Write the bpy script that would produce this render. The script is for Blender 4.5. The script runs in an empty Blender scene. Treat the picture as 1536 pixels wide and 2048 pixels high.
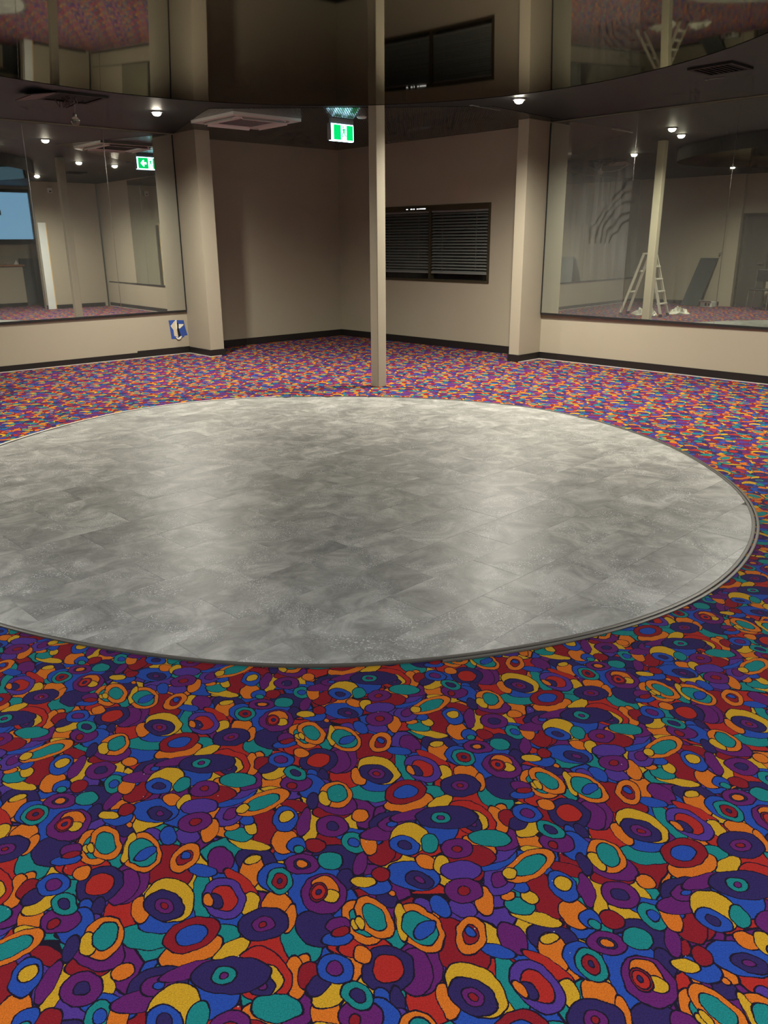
import bpy, bmesh, math, random
from mathutils import Vector, Matrix
random.seed(7)
C=bpy.context.scene.collection
sc=bpy.context.scene
# ---------------------------------------------------------------- camera
cam=bpy.data.cameras.new('camera');camo=bpy.data.objects.new('camera',cam);C.objects.link(camo)
cam.sensor_fit='VERTICAL';cam.sensor_height=36;cam.lens=1605/2048*36;cam.clip_start=.05;cam.clip_end=100
_p,_r=math.radians(18.633),math.radians(-.42)
_f=Vector((0,math.cos(_p),-math.sin(_p)));_x=Vector((1,0,0));_u=_x.cross(_f)
_R=_x*math.cos(_r)+_u*math.sin(_r);_U=-_x*math.sin(_r)+_u*math.cos(_r)
_m=Matrix((_R,_U,-_f)).transposed().to_4x4();_m.translation=(0,0,1.54);camo.matrix_world=_m
sc.camera=camo
# ---------------------------------------------------------------- world, exposure
w=bpy.data.worlds.new('world');sc.world=w;w.use_nodes=True
w.node_tree.nodes['Background'].inputs[0].default_value=(.02,.03,.05,1);w.node_tree.nodes['Background'].inputs[1].default_value=.3
vs=sc.view_settings;vs.view_transform='Standard';vs.look='None';vs.gamma=1;vs.exposure=0.0;vs.use_curve_mapping=False
cy=sc.cycles
cy.max_bounces=6;cy.diffuse_bounces=2;cy.glossy_bounces=5;cy.transmission_bounces=2;cy.transparent_max_bounces=4
cy.caustics_reflective=False;cy.caustics_refractive=False;cy.sample_clamp_indirect=4;cy.blur_glossy=.4
cy.use_denoising=True;cy.use_adaptive_sampling=True;cy.adaptive_threshold=.04;cy.adaptive_min_samples=12
# ---------------------------------------------------------------- ceiling lamps (x, y, watts, colour, cone degrees)
WARM=(1.,.86,.66);NEUT=(1.,.95,.83);COOL=(.90,.95,1.)
ZC=2.95
LAMPS=[(-2.53,10.02,520,NEUT,158,'warm white downlight near the left pier beside the air conditioner'),
       (1.447,9.346,600,NEUT,158,'brightest warm white downlight in front of the right pier'),
       (.72,8.98,120,NEUT,140,'warm white downlight behind the far rim of the ceiling mirror, right of the pole'),
       (-1.90,8.90,120,NEUT,140,'warm white downlight behind the far rim of the ceiling mirror, left of the pole'),
       (3.45,6.75,540,NEUT,160,'warm white downlight right of the ceiling mirror near the right mirror wall'),
       (-4.55,6.15,520,NEUT,160,'warm white downlight left of the ceiling mirror near the stepladder'),
       (-2.6,1.2,285,COOL,150,'unseen cool white downlight added over the carpet on the entry side of the room'),  # from here on: unseen downlights added to brighten the near carpet
       (2.6,1.0,310,COOL,150,'unseen cool white downlight added over the carpet on the bar side of the room'),
       (0.2,-.6,285,COOL,150,'unseen cool white downlight added over the carpet behind the place the photo is taken from')]
def add_spot(x,y,watts,colour,cone):
    l=bpy.data.lights.new('lamp_light','SPOT');l.energy=watts;l.color=colour;l.spot_size=math.radians(cone);l.spot_blend=.9;l.shadow_soft_size=.07
    o=bpy.data.objects.new('lamp_light',l);C.objects.link(o);o.location=(x,y,ZC-.062);return o
for a in LAMPS: add_spot(*a[:5])
# ---------------------------------------------------------------- frames of the two mirror walls
TL=math.radians(42.223);TR=math.radians(-45.828)
def L3(t,n,z=0):      # t along the left wall (away from the camera), n out of the room
    n+=10.796;return Vector((t*math.cos(TL)-n*math.sin(TL),t*math.sin(TL)+n*math.cos(TL),z))
def R3(t,n,z=0):      # t along the right wall (towards the camera), n out of the room
    n+=9.282;return Vector((t*math.cos(TR)-n*math.sin(TR),t*math.sin(TR)+n*math.cos(TR),z))
# ---------------------------------------------------------------- carpet motif: ellipses (centre, two half axes in metres, ring colours from the rim inwards)
V1=(0.7291,-0.2563);V2=(-0.5165,-0.5087)
MOTIF='''
-0.566 1.688 0.0665 -0.0007 0.0207 -0.0824 D
-0.639 1.55 0.0341 0.041 0.0386 -0.0454 R
-0.562 1.467 0.0702 -0.0006 0.0105 -0.0381 T
-0.546 1.504 0.0503 -0.0005 0.0078 -0.0296 B
-0.458 1.587 0.0262 -0.0002 0.0166 -0.0785 T
-0.719 1.718 0.0293 -0.0003 0.0121 -0.0382 T
0.001 1.753 0.0472 -0.0005 -0.0003 -0.0586 D
0.127 1.817 0.0718 -0.0008 -0.0035 -0.0594 B
0.067 1.65 0.069 -0.0171 -0.008 -0.0473 B
-0.34 1.842 0.0417 -0.0004 0.0112 -0.0808 D
-0.013 1.743 0.0384 -0.0004 0 -0.0576 D
-0.207 1.836 0.0215 -0.0083 -0.0079 -0.0775 Y
-0.099 1.83 0.0205 0.0078 0.0134 -0.0602 Y
-0.155 1.892 0.0536 -0.0006 0.0017 -0.0281 D
-0.379 1.471 0.0339 -0.0003 0.0053 -0.0287 T
0.253 1.912 0.0515 -0.0616 -0.0343 -0.0593 R
0.318 1.951 0.0467 -0.0372 -0.0184 -0.0417 T
0.321 1.867 0.0256 -0.0003 -0.0083 -0.0593 O
0.456 1.938 0.0769 -0.0113 -0.0071 -0.0284 R
-0.781 1.687 0.0608 0.0069 0.0129 -0.0312 R
-0.654 1.636 0.0222 0.0654 0.0432 -0.0363 P
-0.666 1.621 0.0179 0.0533 0.0345 -0.0287 P
-0.728 1.629 0.0477 0.0363 0.0347 -0.0506 N R0.6
-0.733 1.54 0.0215 -0.0046 0.0085 -0.0403 B
-0.708 1.554 0.0162 -0.0066 0.0016 -0.0324 N
-0.734 1.497 0.0437 0.0313 0.0131 -0.0178 V
-0.6 1.546 0.0241 -0.0053 0.0064 -0.0439 O
-0.538 1.577 0.0652 -0.0146 0.0079 -0.0696 Y
-0.546 1.558 0.051 -0.006 0.0088 -0.0466 N P0.5 D0.2
-0.419 1.675 0.0353 -0.0162 -0.004 -0.0472 B
-0.437 1.711 0.0286 0.0154 0.0206 -0.0452 P
-0.476 1.674 0.0399 -0.0076 0.0023 -0.021 B
-0.735 1.797 0.0395 -0.0004 0.0182 -0.0583 P
-0.727 1.829 0.0271 -0.0003 0.0084 -0.0275 N
-0.717 1.848 0.0093 -0.0001 0.0035 -0.0117 O
-0.545 1.801 0.035 -0.0004 0.0072 -0.0312 V
-0.641 1.806 0.0244 -0.0003 0.0073 -0.027 V
-0.599 1.804 0.0228 -0.0002 0.0093 -0.0369 B
-0.788 1.761 0.0504 -0.0119 0.0146 -0.0679 O T0.62
-0.805 1.754 0.0095 -0.0001 0.0058 -0.0166 Y
-0.786 1.667 0.0178 0.0141 0.0157 -0.0224 O
-0.653 1.743 0.0589 -0.0327 -0.0035 -0.0662 O
-0.694 1.762 0.0145 -0.006 0.004 -0.0596 Y
-0.651 1.741 0.0429 -0.0194 0.001 -0.0481 T
-0.641 1.737 0.0239 0.0218 0.0108 -0.0163 B
-0.533 1.72 0.0264 0.0455 0.0271 -0.0308 O D0.52
-0.533 1.729 0.0124 -0.0001 0.0034 -0.0146 B
0.062 1.903 0.0668 0.0132 0.0018 -0.0275 T
0.066 1.934 0.0708 0.0217 0.0044 -0.0402 O
0.058 1.98 0.0629 0.0162 0.0044 -0.0513 D B0.55
0.157 1.933 0.0401 0.0265 0.0059 -0.0248 Y
-0.131 1.684 0.0695 -0.0341 -0.0158 -0.0732 N
-0.177 1.613 0.0685 -0.0162 -0.0062 -0.1081 B
-0.106 1.638 0.0224 -0.0054 -0.0036 -0.0405 N
-0.165 1.489 0.0536 -0.0238 -0.0113 -0.0517 N
-0.08 1.794 0.069 -0.0179 -0.0028 -0.0296 B
-0.267 1.741 0.0323 0.0222 0.0117 -0.0262 B
-0.277 1.779 0.0332 0.0178 0.0171 -0.046 O
-0.192 1.761 0.0274 -0.0003 0.0022 -0.0284 D
-0.243 1.762 0.0239 0.0126 0.0099 -0.0276 B
-0.237 1.745 0.0148 -0.0002 0.0016 -0.0165 T
-0.342 1.706 0.0594 -0.0144 0.0009 -0.047 N
-0.348 1.671 0.0333 -0.0155 -0.0066 -0.056 O
-0.351 1.709 0.0234 0.0088 0.0051 -0.0147 Y
-0.37 1.633 0.0495 -0.044 -0.0075 -0.0175 R
-0.336 1.561 0.0222 -0.0074 -0.0021 -0.0386 Y
-0.033 1.622 0.0442 -0.0107 -0.0041 -0.0326 B
-0.061 1.632 0.0323 -0.004 -0.0008 -0.0178 Y
-0.016 1.656 0.0242 -0.0002 0 -0.0259 D
-0.271 1.56 0.0381 -0.0004 0.0052 -0.0417 O
-0.234 1.516 0.016 -0.0053 -0.0044 -0.0417 O
-0.285 1.647 0.0439 -0.0004 0.0067 -0.0529 B
-0.272 1.636 0.0361 -0.0004 0.0054 -0.0448 T D0.6 N0.2
-0.295 1.5 0.0585 0.0155 0.015 -0.0482 N P0.45 D0.17
-0.032 1.52 0.04 -0.0594 -0.0283 -0.0298 O T0.62
-0.064 1.501 0.0079 0.0057 0.0098 -0.02 Y
-0.116 1.456 0.038 0.0062 0.0031 -0.0187 B
-0.115 1.492 0.0289 -0.0003 0.0015 -0.0286 P
-0.109 1.475 0.0239 0.0061 0.0029 -0.0132 D
-0.157 1.594 0.058 -0.0006 0.0045 -0.0654 P
-0.155 1.612 0.0351 -0.0166 -0.0076 -0.0359 O
-0.139 1.584 0.0214 -0.0002 0.0013 -0.022 Y
-0.171 1.596 0.0235 -0.0002 0.0024 -0.0317 D R0.8 N0.3
-0.221 1.693 0.0463 -0.0005 0.0032 -0.0338 P N0.5 O0.36
-0.147 1.706 0.0343 -0.0003 0.0019 -0.0319 T
-0.068 1.695 0.0171 -0.0085 -0.0103 -0.0425 P
-0.404 1.582 0.0507 -0.0461 -0.0233 -0.0501 V R0.62
-0.422 1.572 0.014 0.0071 0.0119 -0.0249 N
-0.441 1.575 0.0098 0.005 0.011 -0.0226 O
-0.372 1.768 0.0613 -0.0181 0.0001 -0.0197 Y
-0.405 1.806 0.0381 -0.0004 0.0048 -0.0283 T
-0.429 1.837 0.02 0.0063 0.0042 -0.0131 O
-0.376 1.832 0.0197 -0.0002 0.004 -0.0258 Y
-0.089 1.771 0.0298 -0.0239 -0.0126 -0.0335 T B0.45
-0.048 1.77 0.0229 0.0055 0.0065 -0.0466 O
-0.394 1.869 0.0235 -0.0003 0.0038 -0.0239 B
-0.442 1.893 0.0383 0.0381 0.0219 -0.0387 V P0.5
-0.438 1.96 0.0552 0.0331 0.0105 -0.0256 B
-0.427 1.993 0.0561 0.034 0.0115 -0.0287 V
-0.425 2.042 0.0587 -0.0007 0.0078 -0.0485 P
-0.477 2.016 0.0448 -0.0234 -0.0015 -0.03 O
-0.416 2.117 0.0224 -0.0003 0.009 -0.0587 O
-0.386 2.123 0.0238 0.015 0.012 -0.0328 D
-0.49 2.124 0.0663 -0.0188 0.0052 -0.0719 R
-0.483 2.113 0.0396 -0.0005 0.0075 -0.0418 Y
-0.487 2.099 0.0267 -0.0003 0.0056 -0.0309 N P0.4
-0.448 2.042 0.0563 -0.0006 0.0058 -0.0338 T
-0.343 2.03 0.0317 -0.0004 0.0065 -0.0497 O
-0.336 2.078 0.0385 0.0236 0.0104 -0.0296 Y
-0.362 2.1 0.0276 0.0193 0.0091 -0.0236 N
-0.329 2.139 0.041 -0.0005 0.0046 -0.0386 B P0.5
-0.225 2.008 0.043 -0.0005 0.0048 -0.0565 B
-0.146 1.933 0.0641 -0.0175 -0.003 -0.0476 P
-0.269 2.024 0.0473 -0.0005 0.004 -0.0395 P
-0.28 2.014 0.0133 -0.0002 0.0017 -0.0165 D
-0.277 2.073 0.0359 -0.0151 -0.0021 -0.0323 T N0.5
-0.262 1.924 0.0434 -0.0172 -0.0018 -0.0241 D
-0.213 1.943 0.0177 -0.0002 0.0032 -0.039 N
-0.148 1.972 0.0482 -0.0134 -0.0037 -0.0609 O
-0.178 1.952 0.0128 0.0145 0.0159 -0.0303 Y
-0.144 1.977 0.0287 -0.0003 0.0022 -0.0421 T
-0.328 1.989 0.0441 -0.0098 0.0006 -0.018 Y
-0.357 1.94 0.0704 0.0462 0.0162 -0.0398 O T0.64
-0.412 1.912 0.0169 0.0099 0.0077 -0.0188 Y
-0.285 1.868 0.035 -0.0004 0.006 -0.0527 B
-0.284 1.877 0.0208 0.0084 0.0066 -0.0223 Y
-0.23 1.854 0.0186 -0.0072 -0.0054 -0.059 P
-0.15 1.837 0.0462 -0.0005 0.0026 -0.0438 P N0.42
-0.074 1.88 0.0245 -0.0003 0.0007 -0.0255 O
0.016 1.844 0.0652 0.0076 0.0024 -0.05 N
-0.006 1.808 0.0674 0.0128 0.0027 -0.0279 P
0.016 1.844 0.0391 0.0046 0.0014 -0.029 P B0.35
0.079 1.881 0.0694 0.0208 0.0023 -0.0214 P
0.171 1.869 0.0881 -0.0009 -0.0037 -0.0486 N
0.154 1.869 0.0286 -0.0003 -0.0017 -0.0248 T P0.38
0.062 1.787 0.0549 -0.0006 -0.002 -0.0629 Y
0.049 1.759 0.0395 -0.0154 -0.0072 -0.0332 B N0.45
0.117 1.766 0.0239 -0.0002 -0.0021 -0.0371 T
0.218 1.717 0.0687 -0.0007 -0.0044 -0.0426 D
0.189 1.746 0.0424 -0.0004 -0.0034 -0.0379 P D0.32
0.103 1.699 0.0281 -0.0146 -0.0072 -0.0227 O
0.142 1.689 0.021 -0.0002 -0.0024 -0.0346 Y
0.083 1.637 0.0356 -0.016 -0.0075 -0.0259 N P0.35
0.192 1.667 0.0537 -0.0005 -0.0032 -0.0339 V
0.241 1.567 0.0233 0.0049 0.0008 -0.0488 O
0.193 1.601 0.0463 -0.0004 -0.004 -0.0417 P D0.36
'''
PAL={'N':(.030,.018,.100),'P':(.125,.014,.130),'V':(.085,.035,.250),'R':(.42,.022,.016),'D':(.25,.010,.018),'O':(.66,.160,.014),'Y':(.60,.330,.018),'T':(.010,.215,.205),'B':(.020,.070,.36),'K':(.012,.007,.020)}
def node_kit(nt):
    N=nt.nodes;Lk=nt.links
    def put(n,i,v):
        if hasattr(v,'node'): Lk.new(v,n.inputs[i])
        elif n.inputs[i].type=='RGBA' and len(v)==3: n.inputs[i].default_value=(*v,1)
        else: n.inputs[i].default_value=v
    def vm(op,*a):
        n=N.new('ShaderNodeVectorMath');n.operation=op
        for i,v in enumerate(a): put(n,i,v)
        return n.outputs['Value'] if op in('DOT_PRODUCT','LENGTH','DISTANCE') else n.outputs['Vector']
    def mt(op,*a):
        n=N.new('ShaderNodeMath');n.operation=op
        for i,v in enumerate(a): put(n,i,v)
        return n.outputs[0]
    def mix(f,a,b,bt='MIX'):
        n=N.new('ShaderNodeMix');n.data_type='RGBA';n.blend_type=bt
        put(n,0,f);put(n,6,a);put(n,7,b);return n.outputs[2]
    def noise(v,s,d=1,rough=.5,dist=0):
        n=N.new('ShaderNodeTexNoise');n.inputs['Scale'].default_value=s;n.inputs['Detail'].default_value=d;n.inputs['Roughness'].default_value=rough;n.inputs['Distortion'].default_value=dist
        Lk.new(v,n.inputs['Vector']);return n
    def ramp(v,stops,mode='LINEAR'):
        n=N.new('ShaderNodeValToRGB');n.color_ramp.interpolation=mode;e=n.color_ramp.elements
        while len(e)<len(stops): e.new(.5)
        for i,(ps,c) in enumerate(stops): e[i].position=ps;e[i].color=c if len(c)==4 else (*c,1)
        Lk.new(v,n.inputs[0]);return n
    return put,vm,mt,mix,noise,ramp
def motif_group(lines,ia,ib,idx):
    g=bpy.data.node_groups.new('motif_shapes','ShaderNodeTree')
    g.interface.new_socket('q',in_out='INPUT',socket_type='NodeSocketVector')
    g.interface.new_socket('color',in_out='INPUT',socket_type='NodeSocketColor')
    g.interface.new_socket('color',in_out='OUTPUT',socket_type='NodeSocketColor')
    put,vm,mt,mix,noise,ramp=node_kit(g)
    gi=g.nodes.new('NodeGroupInput');go=g.nodes.new('NodeGroupOutput')
    col=gi.outputs[1]
    q=vm('MULTIPLY_ADD',col,(1e-9,1e-9,1e-9),gi.outputs[0])
    W=.0033;cache={}
    for line in lines:
        t=line.split();x,y,ux,uy,vx,vy=map(float,t[:6])
        dt=ux*vy-uy*vx;lw=W/math.sqrt(abs(dt));ot=1+lw*.6
        rings=sorted([(k[0],float(k[1:]) if len(k)>1 else 1.) for k in t[6:]],key=lambda z:z[1])
        def inv(px,py): return ((px*vy-py*vx)/dt/ot,(-px*uy+py*ux)/dt/ot)
        a1=inv(*V1);a2=inv(*V2)
        qx=x*ia[0]+y*ia[1];qy=x*ib[0]+y*ib[1]
        wx,wy=round(qx*5)/5,round(qy*5)/5           # nearby shapes share one wrapped coordinate
        if (wx,wy) not in cache: cache[wx,wy]=vm('WRAP',q,(wx+.5,wy+.5,1.5),(wx-.5,wy-.5,.5))
        wq=cache[wx,wy]
        s=vm('DOT_PRODUCT',wq,(a1[0],a2[0],-(a1[0]*qx+a2[0]*qy)))
        u=vm('DOT_PRODUCT',wq,(a1[1],a2[1],-(a1[1]*qx+a2[1]*qy)))
        r2=mt('MULTIPLY_ADD',s,s,mt('MULTIPLY',u,u))
        st=[];lo=0
        for k,R in rings:
            Ri=max(R-lw*(.6 if R==1 else .5),lo+.02)/ot
            st.append((lo*lo,PAL[k]));st.append((min(Ri*Ri,.985),PAL['K']));lo=(R+lw*.5)/ot
        st.append((.995,(0,0,0,0)))
        rp=ramp(r2,st,'CONSTANT')
        col=mix(rp.outputs['Alpha'],col,rp.outputs['Color'])
    g.links.new(col,go.inputs[0])
    return g
def carpet_material():
    m=bpy.data.materials.new('patterned_carpet');m.use_nodes=True
    nt=m.node_tree;N=nt.nodes;Lk=nt.links;N.clear()
    put,vm,mt,mix,noise,ramp=node_kit(nt)
    co=N.new('ShaderNodeTexCoord').outputs['Object']
    w=noise(co,22,1);f=noise(co,260,1)
    d1=vm('MULTIPLY_ADD',w.outputs['Color'],(.016,.016,0),(-.008,-.008,0))
    d2=vm('MULTIPLY_ADD',f.outputs['Color'],(.0036,.0036,0),(-.0018,-.0018,0))
    p=vm('ADD',vm('ADD',co,d1),d2)
    det=V1[0]*V2[1]-V1[1]*V2[0]                    # coordinates along the two steps of the woven repeat
    ia=(V2[1]/det,-V2[0]/det,0);ib=(-V1[1]/det,V1[0]/det,0)
    cb=N.new('ShaderNodeCombineXYZ');put(cb,0,vm('DOT_PRODUCT',p,ia));put(cb,1,vm('DOT_PRODUCT',p,ib));put(cb,2,1.)
    vo=N.new('ShaderNodeTexVoronoi');vo.inputs['Scale'].default_value=11;Lk.new(p,vo.inputs['Vector'])
    ve=N.new('ShaderNodeTexVoronoi');ve.feature='DISTANCE_TO_EDGE';ve.inputs['Scale'].default_value=11;Lk.new(p,ve.inputs['Vector'])
    sep=N.new('ShaderNodeSeparateColor');Lk.new(vo.outputs['Color'],sep.inputs[0])
    ks='RPTDYBVO';rp=ramp(sep.outputs[0],[(i/8,PAL[k]) for i,k in enumerate(ks)],'CONSTANT')
    col=mix(mt('LESS_THAN',ve.outputs['Distance'],.03),rp.outputs['Color'],PAL['K'])
    L=MOTIF.strip().splitlines()
    for i in range(0,len(L),12):
        gn=N.new('ShaderNodeGroup');gn.node_tree=motif_group(L[i:i+12],ia,ib,i)
        Lk.new(cb.outputs[0],gn.inputs[0]);Lk.new(col,gn.inputs[1]);col=gn.outputs[0]
    g=noise(co,300,2,.75);gr=mt('MULTIPLY_ADD',g.outputs['Fac'],1.22,.17)
    cc=N.new('ShaderNodeCombineColor')
    for i in range(3): Lk.new(gr,cc.inputs[i])
    col=mix(1.,col,cc.outputs[0],'MULTIPLY')
    vl=N.new('ShaderNodeTexVoronoi');vl.inputs['Scale'].default_value=16;Lk.new(co,vl.inputs['Vector'])
    col=mix(mt('MULTIPLY',mt('LESS_THAN',vl.outputs['Distance'],.028),.7),col,(.55,.52,.5))
    b=N.new('ShaderNodeBsdfPrincipled');o=N.new('ShaderNodeOutputMaterial');Lk.new(b.outputs[0],o.inputs[0])
    Lk.new(col,b.inputs['Base Color']);b.inputs['Roughness'].default_value=.9;b.inputs['Specular IOR Level'].default_value=.15
    bp=N.new('ShaderNodeBump');bp.inputs['Strength'].default_value=.5;bp.inputs['Distance'].default_value=.002;Lk.new(g.outputs['Fac'],bp.inputs['Height']);Lk.new(bp.outputs[0],b.inputs['Normal'])
    return m
# ---------------------------------------------------------------- materials
def mat(name,base,rough=.6,metal=0,spec=.5,emit=None,es=0,coat=0):
    m=bpy.data.materials.new(name);m.use_nodes=True;b=m.node_tree.nodes['Principled BSDF']
    b.inputs['Base Color'].default_value=(*base,1);b.inputs['Roughness'].default_value=rough;b.inputs['Metallic'].default_value=metal
    b.inputs['Specular IOR Level'].default_value=spec;b.inputs['Coat Weight'].default_value=coat
    if emit: b.inputs['Emission Color'].default_value=(*emit,1);b.inputs['Emission Strength'].default_value=es
    # faint mottling so that no surface is perfectly even
    nt=m.node_tree;N=nt.nodes;co=N.new('ShaderNodeTexCoord')
    n=N.new('ShaderNodeTexNoise');n.inputs['Scale'].default_value=6;n.inputs['Detail'].default_value=3;nt.links.new(co.outputs['Object'],n.inputs['Vector'])
    mr=N.new('ShaderNodeMapRange');mr.inputs[3].default_value=.93;mr.inputs[4].default_value=1.07;nt.links.new(n.outputs['Fac'],mr.inputs[0])
    h=N.new('ShaderNodeHueSaturation');h.inputs['Color'].default_value=(*base,1);nt.links.new(mr.outputs[0],h.inputs['Value']);nt.links.new(h.outputs[0],b.inputs['Base Color'])
    return m
def paint_material():
    m=bpy.data.materials.new('beige_paint');m.use_nodes=True;nt=m.node_tree;N=nt.nodes;b=N['Principled BSDF']
    put,vm,mt,mix,noise,ramp=node_kit(nt)
    co=N.new('ShaderNodeTexCoord').outputs['Object']
    a=noise(co,1.3,3,.5);g=noise(co,170,2,.6)
    col=mix(a.outputs['Fac'],(.372,.330,.245),(.412,.366,.276))
    nt.links.new(col,b.inputs['Base Color']);b.inputs['Roughness'].default_value=.62;b.inputs['Specular IOR Level'].default_value=.35
    bp=N.new('ShaderNodeBump');bp.inputs['Strength'].default_value=.25;bp.inputs['Distance'].default_value=.001;nt.links.new(g.outputs['Fac'],bp.inputs['Height']);nt.links.new(bp.outputs[0],b.inputs['Normal'])
    return m
def mirror_material(name,tint,haze,arcs=False,rough=.012):
    # silvered glass with vertical cleaning streaks and a dusty film
    m=bpy.data.materials.new(name);m.use_nodes=True;nt=m.node_tree;N=nt.nodes;b=N['Principled BSDF'];Lk=nt.links
    put,vm,mt,mix,noise,ramp=node_kit(nt)
    co=N.new('ShaderNodeTexCoord').outputs['Object']
    st=noise(vm('MULTIPLY',co,(9,9,.55)),1.6,3,.6);bl=noise(co,.8,2,.5)
    k=mt('MULTIPLY',ramp(st.outputs['Fac'],[(.38,(0,0,0)),(.72,(1,1,1))]).outputs['Color'],ramp(bl.outputs['Fac'],[(.4,(0,0,0)),(.62,(1,1,1))]).outputs['Color'])
    film=mt('MULTIPLY_ADD',k,haze*.8,haze)
    if arcs:
        # wiped fan of curved smears, one spot on the glass
        wob=noise(co,2.6,2,.6);d=vm('SUBTRACT',co,ARC_CENTRE);r=vm('LENGTH',vm('MULTIPLY_ADD',wob.outputs['Color'],(.30,.30,.30),vm('MULTIPLY',vm('SUBTRACT',d,(.15,.15,.15)),(1.,1.,.85))))
        s=N.new('ShaderNodeSeparateXYZ');Lk.new(d,s.inputs[0])
        band=mt('LESS_THAN',mt('ABSOLUTE',mt('SUBTRACT',r,.46)),.20)
        up=mt('GREATER_THAN',s.outputs['Z'],.05)
        wv=ramp(mt('FRACT',mt('MULTIPLY',mt('ADD',r,mt('MULTIPLY',bl.outputs['Fac'],.22)),11.)),[(.0,(0,0,0)),(.35,(1,1,1)),(.6,(0,0,0))]).outputs['Color']
        film=mt('MULTIPLY_ADD',mt('MULTIPLY',mt('MULTIPLY',mt('MULTIPLY',band,up),wv),ramp(noise(co,3.5,2).outputs['Fac'],[(.36,(.3,.3,.3)),(.52,(1,1,1))]).outputs['Color']),-haze*.75,film);film=mt('MAXIMUM',film,0.)
    gl=N.new('ShaderNodeBsdfGlossy');gl.inputs['Roughness'].default_value=rough;gl.inputs['Color'].default_value=(*tint,1)
    df=N.new('ShaderNodeBsdfDiffuse');df.inputs['Color'].default_value=(.55,.56,.52,1)
    mx=N.new('ShaderNodeMixShader');Lk.new(film,mx.inputs[0]);Lk.new(gl.outputs[0],mx.inputs[1]);Lk.new(df.outputs[0],mx.inputs[2])
    Lk.new(mx.outputs[0],N['Material Output'].inputs[0]);N.remove(b)
    return m
def tile_material():
    m=bpy.data.materials.new('stone_vinyl');m.use_nodes=True;nt=m.node_tree;N=nt.nodes;b=N['Principled BSDF'];Lk=nt.links
    put,vm,mt,mix,noise,ramp=node_kit(nt)
    co=N.new('ShaderNodeTexCoord').outputs['Object']
    oi=N.new('ShaderNodeObjectInfo').outputs['Random']
    off=N.new('ShaderNodeCombineXYZ')
    for i,k in enumerate((37.,91.,13.)): put(off,i,mt('MULTIPLY',oi,k))
    p=vm('ADD',co,off.outputs[0])
    rot=vm('MULTIPLY',p,(1,1,1))
    cl=noise(rot,4.2,6,.68,.9);fi=noise(p,30,5,.75);sp=noise(p,150,2,.6);ms=noise(p,5,2,.5)
    col=ramp(cl.outputs['Fac'],[(.31,(.185,.183,.170)),(.50,(.320,.315,.290)),(.66,(.52,.51,.47))]).outputs['Color']
    col=mix(mt('MULTIPLY',ramp(fi.outputs['Fac'],[(.54,(0,0,0)),(.70,(1,1,1))]).outputs['Color'],.6),col,(.46,.46,.44))
    fleck=mt('MULTIPLY',mt('GREATER_THAN',sp.outputs['Fac'],.615),ramp(ms.outputs['Fac'],[(.47,(0,0,0)),(.58,(1,1,1))]).outputs['Color'])
    col=mix(mt('MULTIPLY',fleck,.9),col,(.85,.85,.84))
    tone=mt('MULTIPLY_ADD',oi,.16,.92);cc=N.new('ShaderNodeCombineColor')
    for i in range(3): Lk.new(tone,cc.inputs[i])
    col=mix(1.,col,cc.outputs[0],'MULTIPLY')
    Lk.new(col,b.inputs['Base Color']);put(b,'Roughness',.42) if False else None
    b.inputs['Specular IOR Level'].default_value=.6
    Lk.new(mt('MULTIPLY_ADD',fi.outputs['Fac'],.22,.27),b.inputs['Roughness'])
    bp=N.new('ShaderNodeBump');bp.inputs['Strength'].default_value=.35;bp.inputs['Distance'].default_value=.0012
    Lk.new(mt('ADD',sp.outputs['Fac'],fi.outputs['Fac']),bp.inputs['Height']);Lk.new(bp.outputs[0],b.inputs['Normal'])
    return m
def ceiling_material(name='black_ceiling_board',freq=1.,rough=.55,strength=.05):
    # black ribbed metal lining, slightly glossy
    m=bpy.data.materials.new(name);m.use_nodes=True;nt=m.node_tree;N=nt.nodes;b=N['Principled BSDF'];Lk=nt.links
    put,vm,mt,mix,noise,ramp=node_kit(nt)
    co=N.new('ShaderNodeTexCoord').outputs['Object']
    a=vm('DOT_PRODUCT',co,(math.cos(TL)*freq,math.sin(TL)*freq,0));c=vm('DOT_PRODUCT',co,(-math.sin(TL)*freq,math.cos(TL)*freq,0))
    h=mt('ADD',mt('ABSOLUTE',mt('SUBTRACT',mt('FRACT',a),.5)),mt('MULTIPLY',mt('ABSOLUTE',mt('SUBTRACT',mt('FRACT',c),.5)),.7))
    n=noise(co,2.,3,.6)
    col=mix(n.outputs['Fac'],(.0032,.0062,.0080),(.0050,.0090,.0112))
    Lk.new(col,b.inputs['Base Color']);b.inputs['Roughness'].default_value=rough;b.inputs['Specular IOR Level'].default_value=.45
    bp=N.new('ShaderNodeBump');bp.inputs['Strength'].default_value=strength;bp.inputs['Distance'].default_value=.008;Lk.new(h,bp.inputs['Height']);Lk.new(bp.outputs[0],b.inputs['Normal'])
    return m
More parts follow.
